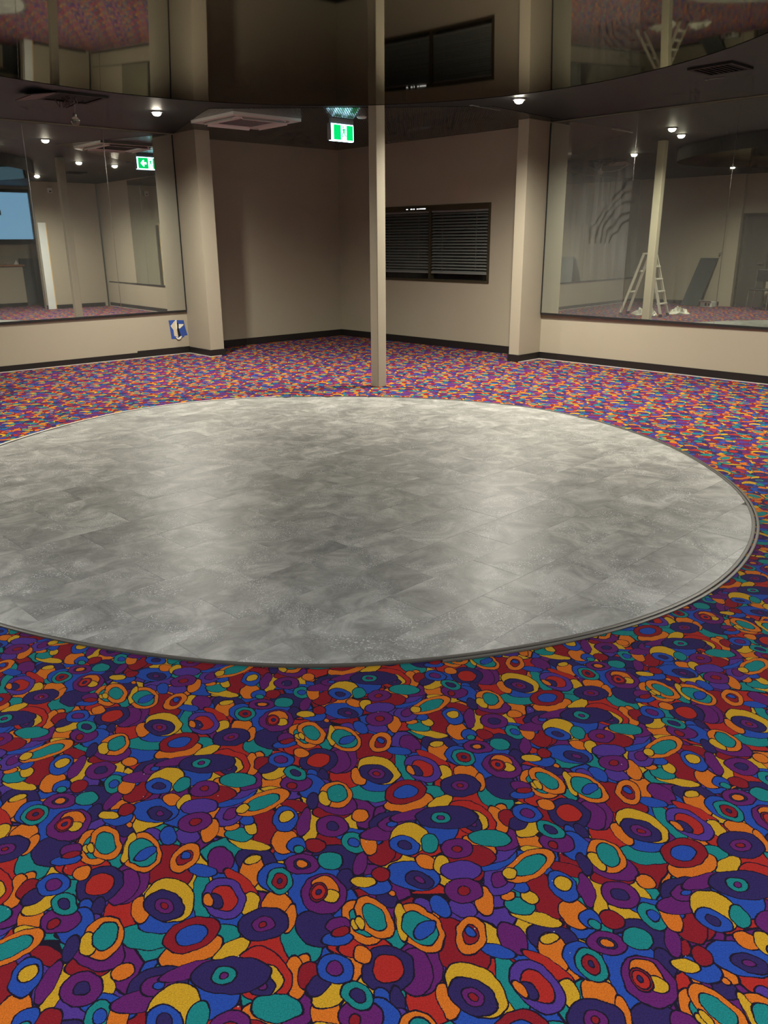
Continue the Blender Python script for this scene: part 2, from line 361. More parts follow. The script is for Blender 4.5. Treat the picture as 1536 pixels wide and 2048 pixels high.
# ---------------------------------------------------------------- mesh helpers
class MB:
    def __init__(s): s.v=[];s.f=[]
    def add(s,vs,fs):
        k=len(s.v);s.v+=[Vector(v) for v in vs];s.f+=[tuple(i+k for i in f) for f in fs];return s
    def box(s,fr,t0,t1,n0,n1,z0,z1):
        P=[fr(t,n,z) for z in (z0,z1) for (t,n) in ((t0,n0),(t1,n0),(t1,n1),(t0,n1))]
        a,b,c=P[1]-P[0],P[3]-P[0],P[4]-P[0]
        fs=[(0,3,2,1),(4,5,6,7),(0,1,5,4),(1,2,6,5),(2,3,7,6),(3,0,4,7)]
        if a.cross(b).dot(c)<0: fs=[tuple(reversed(f)) for f in fs]
        return s.add(P,fs)
    def prism(s,pts,d):                       # closed outline (list of Vectors) pushed along vector d
        n=len(pts);d=Vector(d);P=[Vector(p) for p in pts]+[Vector(p)+d for p in pts]
        fs=[tuple(range(n))[::-1],tuple(range(n,2*n))]+[(i,(i+1)%n,(i+1)%n+n,i+n) for i in range(n)]
        return s.add(P,fs)
    def tube(s,pts,r,k=10,r2=None):
        pts=[Vector(p) for p in pts];rings=[];m=len(pts)
        for i,p in enumerate(pts):
            d=(pts[min(i+1,m-1)]-pts[max(i-1,0)]).normalized()
            a=d.orthogonal().normalized() if i==0 else (a-d*a.dot(d)).normalized()
            b=d.cross(a);rr=r if r2 is None else r+(r2-r)*i/(m-1)
            rings.append([p+(a*math.cos(2*math.pi*j/k)+b*math.sin(2*math.pi*j/k))*rr for j in range(k)])
        V=[v for q in rings for v in q];fs=[(i*k+j,i*k+(j+1)%k,(i+1)*k+(j+1)%k,(i+1)*k+j) for i in range(m-1) for j in range(k)]
        fs+=[tuple(range(k))[::-1],tuple(range((m-1)*k,m*k))]
        return s.add(V,fs)
    def lathe(s,c,prof,k=32):                  # prof: (radius, z) from top to bottom
        c=Vector(c);V=[];m=len(prof)
        for r,z in prof: V+=[c+Vector((r*math.cos(2*math.pi*j/k),r*math.sin(2*math.pi*j/k),z)) for j in range(k)]
        fs=[(i*k+j,(i+1)*k+j,(i+1)*k+(j+1)%k,i*k+(j+1)%k) for i in range(m-1) for j in range(k)]
        fs+=[tuple(range(k)),tuple(range((m-1)*k,m*k))[::-1]]
        return s.add(V,fs)
    def mesh(s,name,m,off=Vector((0,0,0))):
        me=bpy.data.meshes.new(name);me.from_pydata([v-off for v in s.v],[],s.f);me.update()
        bm=bmesh.new();bm.from_mesh(me);bmesh.ops.recalc_face_normals(bm,faces=bm.faces);bm.to_mesh(me);bm.free()
        me.materials.append(m);return me
def wpos(o):
    p=Vector(o.location);q=o.parent
    while q: p+=q.location;q=q.parent
    return p
def obj(name,mb,m,parent=None,smooth=False,bevel=0):
    me=mb.mesh(name,m,wpos(parent) if parent else Vector((0,0,0)))
    if smooth:
        for p in me.polygons: p.use_smooth=True
        me.set_sharp_from_angle(angle=math.radians(35))
    o=bpy.data.objects.new(name,me);C.objects.link(o);o.parent=parent
    if bevel:
        b=o.modifiers.new('bevel','BEVEL');b.width=bevel;b.segments=2;b.limit_method='ANGLE'
    return o
def tag(o,label=None,cat=None,group=None,kind=None):
    for k,v in (('label',label),('category',cat),('group',group),('kind',kind)):
        if v: o[k]=v
    return o
def thing(name,label,cat,loc,group=None):
    o=bpy.data.objects.new(name,None);C.objects.link(o);o.location=loc;o.empty_display_size=.1;return tag(o,label,cat,group)
def struct(name,mb,m,parent=None,**k):
    o=obj(name,mb,m,parent,**k)
    if not parent: o['kind']='structure'
    return o
def copy_tree(o,parent=None):
    c=o.copy();C.objects.link(c);c.parent=parent
    for ch in list(o.children): copy_tree(ch,c)
    return c
W0=lambda x,y,z:Vector((x,y,z))
# ---------------------------------------------------------------- shared materials
ARC_CENTRE=tuple(R3(-5.20,0,1.45)-R3((-6.463-.56)/2,0,.615))
M_paint=paint_material();M_carpet=carpet_material();M_tile=tile_material();M_ceil=ceiling_material();M_lining=ceiling_material('black_ribbed_lining',27.,.14,1.)
M_black=mat('black_skirting',(.012,.010,.009),.45);M_rail=mat('black_rail',(.006,.005,.005),.7)
M_mirL=mirror_material('mirror_glass_left',(.80,.82,.78),.055);M_mirR=mirror_material('mirror_glass_right',(.60,.64,.56),.075)
M_mirA=mirror_material('mirror_glass_wiped',(.60,.64,.56),.12,True)
M_disc=mirror_material('mirror_ceiling',(.28,.262,.225),.0,rough=.035)
M_pale=mat('pale_carpet_edge',(.55,.50,.44),.8);M_strip=mat('edge_strip_metal',(.10,.092,.08),.45,.3);M_tapew=mat('worn_pale_tape',(.58,.54,.47),.7)
M_sub=mat('subfloor',(.09,.09,.085),.8);M_frame=mat('dark_bronze_frame',(.045,.036,.018),.4,.1);M_slat=mat('black_slat',(.19,.195,.18),.35)
M_glassd=mat('dark_window_glass',(.006,.006,.008),.08);M_white=mat('white_plastic',(.62,.60,.57),.4);M_dark=mat('dark_slot',(.03,.02,.018),.6)
M_grey=mat('grey_metal',(.32,.32,.32),.35,.6);M_lens=mat('lit_lens',(1,1,1),.3,emit=(1,.90,.72),es=90)
M_signw=mat('lit_sign_white',(.8,.9,.95),.3,emit=(.45,.82,1.),es=8);M_signg=mat('lit_sign_green',(.0,.5,.1),.3,emit=(.0,.62,.13),es=1.25)
M_blue=mat('blue_masking_tape',(.03,.08,.34),.55);M_plaster=mat('torn_plaster',(.62,.55,.40),.8);M_plastw=mat('white_plaster_lip',(.80,.78,.66),.7);M_hole=mat('hole_black',(.006,.004,.004),.9)
M_alu=mat('cream_aluminium',(.66,.63,.52),.4,.1);M_plastic=mat('crumpled_plastic',(.62,.60,.52),.35);M_board=mat('dark_board',(.035,.042,.040),.5)
M_wood=mat('counter_timber',(.30,.13,.05),.4);M_chrome=mat('chrome',(.6,.6,.6),.15,1);M_brown=mat('grey_brown_door',(.07,.062,.052),.5)
M_sky=mat('dusk_window_glass',(.1,.2,.3),.2,emit=(.16,.33,.50),es=1.0);M_red=mat('red_fabric',(.25,.02,.02),.7);M_yel=mat('pale_timber_edge',(.75,.52,.22),.6);M_wboard=mat('white_board',(.70,.74,.72),.5)
M_vinyl=mat('black_vinyl',(.012,.012,.013),.35);M_pink=mat('dusty_hatch_panel',(.16,.12,.11),.7);M_glass=mat('clear_bulb_glass',(.5,.5,.45),.08,0,.8)
M_glass.node_tree.nodes['Principled BSDF'].inputs['Transmission Weight'].default_value=.85
M_leak=mat('blind_leak_glow',(1,1,1),.3,emit=(.9,.95,1),es=4)  # glow for light leaking past the blinds, no lamp there
# ---------------------------------------------------------------- floor and ceiling
CX,CY=-.45,5.554
def quad(x0,x1,y0,y1,z): return MB().add([(x0,y0,z),(x1,y0,z),(x1,y1,z),(x0,y1,z)],[(0,1,2,3)])
PA=L3(-1.9,.5);PB=L3(10.1,.5);PC=L3(10.1,-12.3);PD=L3(-1.9,-12.3)
fl=MB().prism([Vector((p.x,p.y,-.05)) for p in (PA,PD,PC,PB)],(0,0,.05));struct('floor',fl,M_carpet)
ce=MB().prism([Vector((p.x,p.y,ZC)) for p in (PA,PD,PC,PB)],(0,0,.1));struct('ceiling',ce,M_ceil)
ln=[(1.25,9.85),(2.2,10.9),(1.9,11.4),(-.71,14.2),(-2.95,12.25),(-2.05,10.15),(-1.9,9.85)]
struct('ceiling_alcove_lining',MB().prism([Vector((x,y,ZC-.0045)) for x,y in ln],(0,0,.004)),M_lining)
# ---------------------------------------------------------------- walls
T=.14
struct('wall_left',MB().box(L3,-1.85,5.95,0,T,0,ZC),M_paint)
PL0,PL1,PLD=5.95,6.17,-.60
struct('wall_left_pier',MB().box(L3,PL0,PL1,PLD,.30,0,ZC),M_paint)
AL,AR=.205,.112
struct('wall_alcove_left',MB().box(L3,PL1-.02,9.03,AL,AL+T,0,ZC),M_paint)
# alcove wall on the right, with the window opening
WT0,WT1,WZ0,WZ1=-9.76,-7.487,.958,2.043
wb=MB()
wb.box(R3,-10.80,WT0,AR,AR+T,0,ZC).box(R3,WT1,-6.58,AR,AR+T,0,ZC).box(R3,WT0,WT1,AR,AR+T,0,WZ0).box(R3,WT0,WT1,AR,AR+T,WZ1,ZC)
struct('wall_alcove_right',wb,M_paint)
PR0,PR1,PRD=-6.635,-6.475,-.475
struct('wall_right_pier',MB().box(R3,PR0,PR1,PRD,AR+T,0,ZC),M_paint)
struct('wall_right',MB().box(R3,PR1,2.05,0,T,0,ZC),M_paint)
struct('wall_right_nib',MB().box(L3,7.62,9.20,-10.16,-10.0,0,ZC),M_paint)
struct('wall_bar',MB().box(L3,-1.85,5.30,-12.24,-12.1,0,ZC).box(L3,8.42,9.45,-12.24,-12.1,0,ZC).box(L3,5.30,8.42,-12.24,-12.1,0,1.60).box(L3,5.30,8.42,-12.24,-12.1,2.88,ZC),M_paint)
DN0,DN1=-3.28,-2.68
struct('wall_entry',MB().box(L3,-1.84,-1.70,DN1,0,0,ZC).box(L3,-1.84,-1.70,-12.1,DN0,0,ZC).box(L3,-1.84,-1.70,DN0,DN1,2.05,ZC).box(L3,-1.70,-1.58,-2.62,-2.34,0,ZC),M_paint)
# ---------------------------------------------------------------- skirtings and the pale carpet edge below them
def baseboard(name,segs,h=.088,d=.014):
    a=MB();b=MB()
    for fr,t0,t1,n0,n1 in segs:
        a.box(fr,t0,t1,n0,n1,.006,h)
    return struct(name,a,M_black)
baseboard('baseboard_left',[(L3,5.13,PL0,-.014,0)],.100)
baseboard('baseboard_left_low',[(L3,-1.70,5.13,-.012,0)],.078)
baseboard('baseboard_left_pier',[(L3,PL0-.014,PL0,PLD-.014,-.014),(L3,PL0,PL1,PLD-.014,PLD),(L3,PL1,PL1+.014,PLD-.014,AL)],.094)
baseboard('baseboard_alcove_left',[(L3,PL1+.014,9.03,AL-.014,AL)],.105)
baseboard('baseboard_alcove_right',[(R3,-10.70,PR0,AR-.014,AR)],.105)
baseboard('baseboard_right_pier',[(R3,PR0-.014,PR0,PRD-.014,AR-.014),(R3,PR0,PR1,PRD-.014,PRD),(R3,PR1,PR1+.014,PRD-.014,-.014)],.094)
baseboard('baseboard_right',[(R3,PR1,-.52,-.014,0)],.094)
baseboard('baseboard_right_nib',[(L3,7.62,9.12,-10.0,-9.986)],.094)
baseboard('baseboard_entry',[(L3,-1.70,-1.686,-2.34,-.014),(L3,-1.70,-1.686,-12.1,DN0-.03)],.094)
def edge(name,segs):
    a=MB()
    for fr,t0,t1,n0,n1 in segs: a.box(fr,t0,t1,n0,n1,.0005,.009)
    return struct(name,a,M_pale)
edge('trim_1',[(L3,-1.70,PL0-.02,-.028,-.014),(L3,PL0-.030,PL0-.014,PLD-.02,-.014),(L3,PL0-.014,PL1-.06,PLD-.026,PLD-.014)])
edge('trim_2',[(R3,PR1+.02,-.52,-.026,-.014),(R3,PR1+.014,PR1+.030,PRD-.02,-.02)])
# ---------------------------------------------------------------- window with two slatted blinds
win=struct('window_1',MB().box(R3,WT0,WT1,AR+.075,AR+.085,WZ0,WZ1),M_glassd)
fw=.036;F0,F1=AR-.012,AR+.10
MUL=-8.634
fr=MB().box(R3,WT0,WT1,F0,F1,WZ1-.075,WZ1).box(R3,WT0,WT1,F0,F1,WZ0,WZ0+fw).box(R3,WT0,WT0+fw,F0,F1,WZ0+fw,WZ1-.075).box(R3,WT1-fw,WT1,F0,F1,WZ0+fw,WZ1-.075).box(R3,MUL-.022,MUL+.022,F0+.004,F1,WZ0+fw,WZ1-.075)
struct('window_frame',fr,M_frame,win)
for a,b in ((WT0+fw+.004,MUL-.026),(MUL+.026,WT1-fw-.004)):
    struct('head_rail',MB().box(R3,a,b,AR+.004,AR+.05,WZ1-.105,WZ1-.077),M_slat,win)
    z=WZ1-.125;k=0
    while z>WZ0+.125:
        tl=random.uniform(-.002,.002);dn=.019;dz=.0125
        m=MB();zz=z+tl
        P=[R3(a,AR+.006,zz-dz),R3(b,AR+.006,zz-dz+random.uniform(-.002,.002)),R3(b,AR+.006+2*dn,zz+dz),R3(a,AR+.006+2*dn,zz+dz)]
        m.prism(P,(0,0,.003));struct('slat',m,M_slat,win);z-=.0425;k+=1
    struct('bottom_rail',MB().box(R3,a,b,AR+.006,AR+.042,z+.008,z+.030),M_slat,win)
    for u in (.2,.8):
        t=a+(b-a)*u;struct('ladder_cord',MB().box(R3,t-.002,t+.002,AR+.003,AR+.005,z+.02,WZ1-.1),M_slat,win)
for i,(a,b) in enumerate(((-9.12,-9.085),(-9.03,-8.99),(-8.97,-8.945),(-8.90,-8.865),(-8.85,-8.72))):
    struct('leak_glow_strip',MB().box(R3,a,b,AR-.0135,AR-.0125,WZ1-.050,WZ1-.040),M_leak,win)  # glowing strips on the frame stand in for light leaking past the blinds
# ---------------------------------------------------------------- bar window behind the camera (seen in the left mirror)
w2=struct('window_2',MB().box(L3,7.25,8.42,-12.22,-12.21,1.60,2.88),M_sky)
struct('dark_pane',MB().box(L3,5.30,7.25,-12.22,-12.21,1.60,2.88),mat('dim_blue_glass',(.02,.03,.06),.15,emit=(.04,.07,.16),es=.6),w2)
f2=MB()
for t in (5.30,7.20,8.29): f2.box(L3,t,t+.14,-12.14,-12.07,1.60,2.88)
f2.box(L3,5.30,8.42,-12.14,-12.05,1.54,1.66).box(L3,5.30,8.42,-12.14,-12.07,2.80,2.88)
struct('window_frame',f2,M_glassd,w2)
# ---------------------------------------------------------------- entry door
d1=struct('door_1',MB().box(L3,-1.80,-1.76,DN0,DN1,.006,2.05),M_brown)
struct('door_frame',MB().box(L3,-1.71,-1.68,DN0-.05,DN0,.0,2.10).box(L3,-1.71,-1.68,DN1,DN1+.05,.0,2.10).box(L3,-1.71,-1.68,DN0-.05,DN1+.05,2.05,2.10),M_frame,d1)
struct('door_handle',MB().tube([L3(-1.76,DN0+.08,1.0),L3(-1.70,DN0+.08,1.0),L3(-1.70,DN0+.20,1.0)],.011),M_chrome,d1)
# ---------------------------------------------------------------- wall mirrors
def wall_mirror(label,fr,edges,z0,z1,mats_,dn,yaw,piv):
    t=thing('wall_mirror',label,'mirror',fr((edges[0]+edges[-1])/2,0,z0))
    def F(tt,n,z):                       # the panes of a wall are hung a hair out of true
        return fr(tt,n+(tt-piv)*math.tan(yaw),z)
    for i in range(len(edges)-1):
        a,b=sorted((edges[i],edges[i+1]))
        obj('mirror_panel',MB().box(F,a+.002,b-.002,-.012+dn,-.006+dn,z0,z1),mats_[min(i,len(mats_)-1)],t)
        if i: obj('seam_strip',MB().box(F,edges[i]-.003,edges[i]+.003,-.0135+dn,-.010+dn,z0,z1),M_chrome,t)
    obj('bottom_rail',MB().box(F,min(edges),max(edges),-.026+dn,.0,z0-.022,z0+.004),M_rail,t)
    obj('end_strip',MB().box(F,edges[0]-.006,edges[0]+.006,-.02+dn,0,z0,z1),M_rail,t)
    return t
wall_mirror('mirror of tall panels on the left wall, showing the bar and the lit exit sign',L3,[PL0-.008,4.955,3.945,2.93,1.92,.91,-.10,-1.11,-1.66],.615,2.93,[M_mirL],0,0,0)
wall_mirror('mirror of tall panels on the right wall, showing a stepladder and a leaning board',R3,[PR1+.012,-5.268,-4.095,-2.92,-1.745,-.56],.615,2.93,[M_mirA,M_mirR],-.012,math.radians(.45),-5.3)
# ---------------------------------------------------------------- round mirror on the ceiling
DX,DY,DR,DZ=-.607,5.338,3.076,2.719
t=thing('ceiling_mirror','large round tinted mirror lowered from the black ceiling above the dance floor','mirror',(DX,DY,DZ))
def sag(x,y): return DZ+.007*(y-6.1)**2+.009*(x-.09)**2        # the thin sheet hangs a few centimetres low in its middle
K=120;J=14;sm=MB();sm.v=[Vector((DX,DY,sag(DX,DY)))]
for j in range(1,J+1):
    for k in range(K):
        a=2*math.pi*k/K;r=DR*j/J;x,y=DX+r*math.cos(a),DY+r*math.sin(a);sm.v.append(Vector((x,y,sag(x,y))))
sm.f=[(0,1+(k+1)%K,1+k) for k in range(K)]+[(1+(j-1)*K+k,1+(j-1)*K+(k+1)%K,1+j*K+(k+1)%K,1+j*K+k) for j in range(1,J) for k in range(K)]
o=obj('mirror_panel',sm,M_disc,t)
for p in o.data.polygons: p.use_smooth=True
rm=MB()
for k in range(K):
    a=2*math.pi*k/K;x,y=DX+(DR+.004)*math.cos(a),DY+(DR+.004)*math.sin(a);x2,y2=DX+(DR-.003)*math.cos(a),DY+(DR-.003)*math.sin(a);z=sag(x,y)
    rm.v+=[Vector((x,y,ZC)),Vector((x,y,z-.003)),Vector((x2,y2,z-.003)),Vector((x2,y2,z+.01))]
rm.f=[(k*4+j,k*4+j+1,((k+1)%K)*4+j+1,((k+1)%K)*4+j) for k in range(K) for j in range(3)]
obj('rim',rm,M_rail,t)
# ---------------------------------------------------------------- dance floor of stone-look planks
RAD=[(-180,2.72),(164.5,2.72),(152.4,2.76),(133.2,2.90),(118.6,2.93),(98.6,2.81),(82.4,2.755),(66.1,2.79),(44.3,2.83),(24.1,2.745),(0.4,2.73),(-12.3,2.785),(-22.7,2.83),(-35.3,2.86),(-49.4,2.90),(-59.7,2.89),(-71.5,2.86),(-79.8,2.85),(-87.5,2.84),(-95.6,2.79),(-104.9,2.745),(-115.9,2.73),(-150,2.70)]
RAD=sorted(RAD);RAD=[(RAD[-1][0]-360,RAD[-1][1])]+RAD+[(RAD[0][0]+360,RAD[0][1])]
def rad0(a):
    a=(a+180)%360-180
    for (a0,r0),(a1,r1) in zip(RAD,RAD[1:]):
        if a0<=a<=a1: return r0+(r1-r0)*(a-a0)/(a1-a0)
def rad(a): return sum(rad0(a+d)*k for d,k in ((-8,1),(-4,2),(0,3),(4,2),(8,1)))/9
def rim(k,off,z): a=k*2.25;r=rad(a)+off;return Vector((CX+r*math.cos(math.radians(a)),CY+r*math.sin(math.radians(a)),z))
df=thing('dance_floor','round dance floor of glossy grey stone-look planks set in the carpet','dance floor',(CX,CY,0))
obj('subfloor',MB().prism([rim(k,.01,.0006) for k in range(160)],(0,0,.0024)),M_sub,df)
th=math.radians(44.9);tx,ty=math.cos(th),math.sin(th)
def tn(t,n,z=0): return Vector((t*tx-n*ty,t*ty+n*tx,z))
out=[(p.x*tx+p.y*ty,-p.x*ty+p.y*tx) for p in (rim(k,-.002,0) for k in range(160))]
def clip(poly,ax,v,keep_less):
    r=[];m=len(poly)
    for i in range(m):
        a,b=poly[i],poly[(i+1)%m];ia=(a[ax]<=v)==keep_less;ib=(b[ax]<=v)==keep_less
        if ia: r.append(a)
        if ia!=ib:
            u=(v-a[ax])/(b[ax]-a[ax]);r.append((a[0]+(b[0]-a[0])*u,a[1]+(b[1]-a[1])*u))
    return r
TW,TLn=.3012,.612
for r in range(-12,20):
    n0=1.754+r*TW;t0=2.067+(.306 if r%2 else 0)
    for c in range(-12,14):
        a=t0+c*TLn;poly=out;g=.0004
        for ax,v,k in ((0,a+g,False),(0,a+TLn-g,True),(1,n0+g,False),(1,n0+TW-g,True)):
            poly=clip(poly,ax,v,k)
            if len(poly)<3: break
        if len(poly)<3: continue
        ar=abs(sum(p[0]*q[1]-q[0]*p[1] for p,q in zip(poly,poly[1:]+poly[:1])))/2
        if ar<.004: continue
        clean=[poly[0]]
        for q in poly[1:]:
            if math.hypot(q[0]-clean[-1][0],q[1]-clean[-1][1])>.002: clean.append(q)
        z1=.0056+random.uniform(-.0003,.0003)
        mb=MB();n=len(clean)
        top=[tn(p[0],p[1],z1) for p in clean];mid=sum(top,Vector())/n
        inn=[v+(mid-v).normalized()*.0007 for v in top]
        base=[Vector((v.x,v.y,.0031)) for v in top]
        mb.v=base+[v-Vector((0,0,.0007)) for v in top]+inn
        mb.f=[tuple(range(n))[::-1],tuple(range(2*n,3*n))]+[(i,(i+1)%n,(i+1)%n+n,i+n) for i in range(n)]+[(i+n,(i+1)%n+n,(i+1)%n+2*n,i+2*n) for i in range(n)]
        obj('plank',mb,M_tile,df)
def ring(k0,k1,o0,o1,z0,z1):
    mb=MB();m=k1-k0
    for k in range(k0,k1+1): mb.v+=[rim(k,o0,z0),rim(k,o0,z1),rim(k,(o0+o1)/2,z1+.0016),rim(k,o1,z1-.001),rim(k,o1,z0)]
    mb.f=[(i*5+j,i*5+j+1,i*5+j+6,i*5+j+5) for i in range(m) for j in range(4)]
    return mb
obj('edge_strip',ring(0,160,-.003,.016,.0006,.0085),M_strip,df,smooth=True)
obj('tape',ring(46,74,.014,.042,.0006,.0085),M_tapew,df,smooth=True)['label']='worn pale tape along the edge'
obj('outer_strip',ring(-34,36,.022,.038,.0006,.0060),M_strip,df,smooth=True)
# ---------------------------------------------------------------- steel pole
pc=Vector((-.047,8.99,0));tp=pc.x*math.cos(TL)+pc.y*math.sin(TL);npn=-pc.x*math.sin(TL)+pc.y*math.cos(TL)-10.796
t=thing('support_pole','square beige steel pole standing at the far edge of the dance floor','pole',(pc.x,pc.y,0))
obj('shaft',MB().box(L3,tp-.061,tp+.061,npn-.059,npn+.059,.0,ZC),M_paint,t,bevel=.006)
# ---------------------------------------------------------------- cassette air conditioner
ac=L3(5.98,-1.775,ZC);at,an=5.98,-1.775
t=thing('air_conditioner','square white ceiling cassette air conditioner near the left pier','air conditioner',ac)
S=.475;zb=ZC-.036
m=MB()
def acp(a,b,z): return L3(at+a,an+b,z)
# frame plate with four long outlet slots left open
xs=[-S,-.400,-.360,.360,.400,S];ys=xs
for i in range(5):
    for j in range(5):
        slot=(i in(1,3) and j==2) or (j in(1,3) and i==2)
        if slot or (i==2 and j==2): continue
        m.box(L3,at+xs[i],at+xs[i+1],an+ys[j],an+ys[j+1],zb,ZC-.001)
obj('face_plate',m,M_white,t)
obj('slot_well',MB().box(L3,at-.41,at+.41,an-.41,an+.41,ZC-.012,ZC-.002),M_dark,t)
obj('grille',MB().box(L3,at-.35,at+.35,an-.35,an+.35,zb-.006,ZC-.012),M_white,t,bevel=.01)
gm=MB()
for i in range(15): gm.box(L3,at-.24,at+.24,an-.24+i*.034,an-.235+i*.034,zb-.009,zb-.005)
obj('grille_ribs',gm,M_dark,t)
for ax,s in ((0,1),(0,-1),(1,1),(1,-1)):
    q=[(.362,0),(.370,0),(.396,-.026),(.389,-.029)]
    A=[acp(*( (s*r,-.30) if ax==0 else (-.30,s*r)),zb+z-.002) for r,z in q]
    d=(acp(0,.60,0)-acp(0,0,0)) if ax==0 else (acp(.60,0,0)-acp(0,0,0))
    obj('louvre',MB().prism(A,d),M_white,t)
# ---------------------------------------------------------------- exit sign
st,sn=6.82,-2.55
t=thing('exit_sign','lit green and white exit sign hanging from the black ceiling left of the pole','sign',L3(st,sn,ZC))
obj('bracket',MB().box(L3,st-.16,st+.19,sn-.018,sn+.018,2.885,ZC),M_grey,t)
obj('casing',MB().box(L3,st-.185,st-.172,sn-.030,sn+.030,2.700,2.885),M_grey,t)
obj('light_panel',MB().box(L3,st-.170,st+.185,sn-.026,sn+.026,2.695,2.885),M_signw,t,bevel=.008)
def flat(side,pts,d=.0015):     # pts in (t,z) on face A (side -1, towards the room) or B (side +1)
    n=sn+side*.0265;return MB().prism([L3(st+a,n,z) for a,z in pts],L3(0,side*d)-L3(0,0))
def R4(a,b,c,d): return [(a,c),(b,c),(b,d),(a,d)]
def man(cx,dirn):
    P=lambda l:[(cx+dirn*x,2.79+z) for x,z in l]
    head=[(cx+dirn*.008+.011*math.cos(i*.785),2.852+.011*math.sin(i*.785)) for i in range(8)]
    return [head,P([(-.016,.045),(.012,.048),(.012,.010),(-.012,.005)]),P([(.008,.045),(.032,.022),(.026,.015),(.004,.034)]),P([(-.014,.044),(-.034,.030),(-.030,.012),(-.023,.012),(-.025,.026),(-.008,.034)]),P([(-.012,.012),(.010,.010),(.030,-.020),(.018,-.062),(.008,-.060),(.016,-.020)]),P([(-.012,.014),(.004,.004),(-.014,-.030),(-.038,-.044),(-.042,-.034),(-.022,-.020)])]
for side in (-1,1):
    if side<0: plates=[R4(-.130,-.018,2.708,2.874),R4(.070,.172,2.708,2.874)];mc=.026
    else: plates=[R4(-.150,.030,2.708,2.874),R4(.112,.172,2.708,2.874)];mc=.071
    for p in plates: obj('green_plate',flat(side,p),M_signg,t)
    g=MB()
    for p in man(mc,-1):
        q=flat(side,p,.002);g.add(q.v,q.f)
    obj('running_figure',g,M_signg,t)
g=MB()
n=sn+.0285
ar=[(-.105,2.79),(-.060,2.838),(-.045,2.838),(-.045,2.822),(-.062,2.805),(-.005,2.805),(-.005,2.775),(-.062,2.775),(-.045,2.758),(-.045,2.742),(-.060,2.742)]
obj('arrow',MB().prism([L3(st+a,n,z) for a,z in ar],L3(0,.0015)-L3(0,0)),M_signw,t)
# ---------------------------------------------------------------- downlights
def downlight(x,y,label):
    t=thing('downlight',label,'light',(x,y,ZC),'downlights on the black ceiling')
    obj('housing',MB().lathe((x,y,ZC),[(.070,0),(.070,-.012),(.062,-.018),(.050,-.016)],28),M_grey,t,smooth=True)
    obj('lens',MB().lathe((x,y,ZC),[(.048,-.016),(.046,-.028),(.038,-.040),(.026,-.048),(.012,-.051)],24),M_lens,t,smooth=True)
    return t
dl=downlight(*LAMPS[0][:2],LAMPS[0][5])
for a in LAMPS[1:]:
    c=copy_tree(dl);c.location=(a[0],a[1],ZC);c['label']=a[5]
# ---------------------------------------------------------------- small things on the ceiling
def disc_thing(name,label,cat,x,y,r,h,m,part):
    t=thing(name,label,cat,(x,y,ZC));obj(part,MB().lathe((x,y,ZC),[(r*.9,0),(r,-h*.35),(r,-h*.7),(r*.8,-h)],24),m,t,smooth=True)
    obj('base',MB().lathe((x,y,ZC),[(r*1.12,0),(r*1.12,-h*.25)],24),m,t);return t
disc_thing('smoke_detector','small round pale smoke detector on the ceiling between exit sign and pole','detector',-.23,10.55,.055,.022,M_white,'cover')
def lath(label,a,b,wd=.014):
    a=Vector(a);b=Vector(b);d=(b-a).normalized();s=Vector((-d.y,d.x,0))*wd/2
    t=thing('metal_strip',label,'strip',(a+b)/2,'thin metal strips on the black ceiling')
    obj('strip',MB().prism([a-s,b-s,b+s,a+s],(0,0,-.006)),M_grey,t);obj('end_clip',MB().prism([a-s*2,a-s*2+d*.02,a+s*2+d*.02,a+s*2],(0,0,-.010)),M_grey,t)
lath('thin metal strip on the ceiling just left of the brightest downlight',(.98,9.75,ZC),(1.36,10.13,ZC))
lath('thin metal strip above the alcove wall just right of the pole',(.10,13.10,ZC),(.38,12.95,ZC),.02)
lath('thin metal strip beside the dark ceiling vent at right',(3.02,8.36,ZC),(3.16,8.26,ZC))
t=thing('ceiling_vent','square black ceiling vent above the right mirror','vent',(2.95,7.83,ZC))
vx,vy=2.95,7.83
vt=vx*math.cos(TL)+vy*math.sin(TL);vn=-vx*math.sin(TL)+vy*math.cos(TL)-10.796
fm=MB().box(L3,vt-.2,vt+.2,vn-.2,vn-.165,ZC-.018,ZC).box(L3,vt-.2,vt+.2,vn+.165,vn+.2,ZC-.018,ZC).box(L3,vt-.2,vt-.165,vn-.165,vn+.165,ZC-.018,ZC).box(L3,vt+.165,vt+.2,vn-.165,vn+.165,ZC-.018,ZC)
obj('frame',fm,M_rail,t)
for i in range(7): obj('slat',MB().box(L3,vt-.165,vt+.165,vn-.150+i*.045,vn-.138+i*.045,ZC-.016,ZC-.002),M_rail,t)
# open access hatch with a drooping flap, and a bare glass bulb on its wire
hx,hy=-3.12,9.05
t=thing('ceiling_hatch','open ceiling hatch with a drooping dusty flap at the upper left','hatch',(hx,hy,ZC))
ht=hx*math.cos(TL)+hy*math.sin(TL);hn=-hx*math.sin(TL)+hy*math.cos(TL)-10.796
obj('frame',MB().box(L3,ht-.26,ht+.26,hn-.26,hn-.22,ZC-.02,ZC).box(L3,ht-.26,ht+.26,hn+.22,hn+.26,ZC-.02,ZC).box(L3,ht-.26,ht-.22,hn-.22,hn+.22,ZC-.02,ZC).box(L3,ht+.22,ht+.26,hn-.22,hn+.22,ZC-.02,ZC),M_rail,t)
obj('opening',MB().box(L3,ht-.22,ht+.22,hn-.22,hn+.22,ZC-.008,ZC-.001),M_hole,t)
obj('flap',MB().prism([L3(ht-.26,hn-.22,ZC-.02),L3(ht-.26,hn+.22,ZC-.02),L3(ht-.50,hn+.22,ZC-.06),L3(ht-.50,hn-.22,ZC-.06)],(0,0,.008)),M_pink,t)
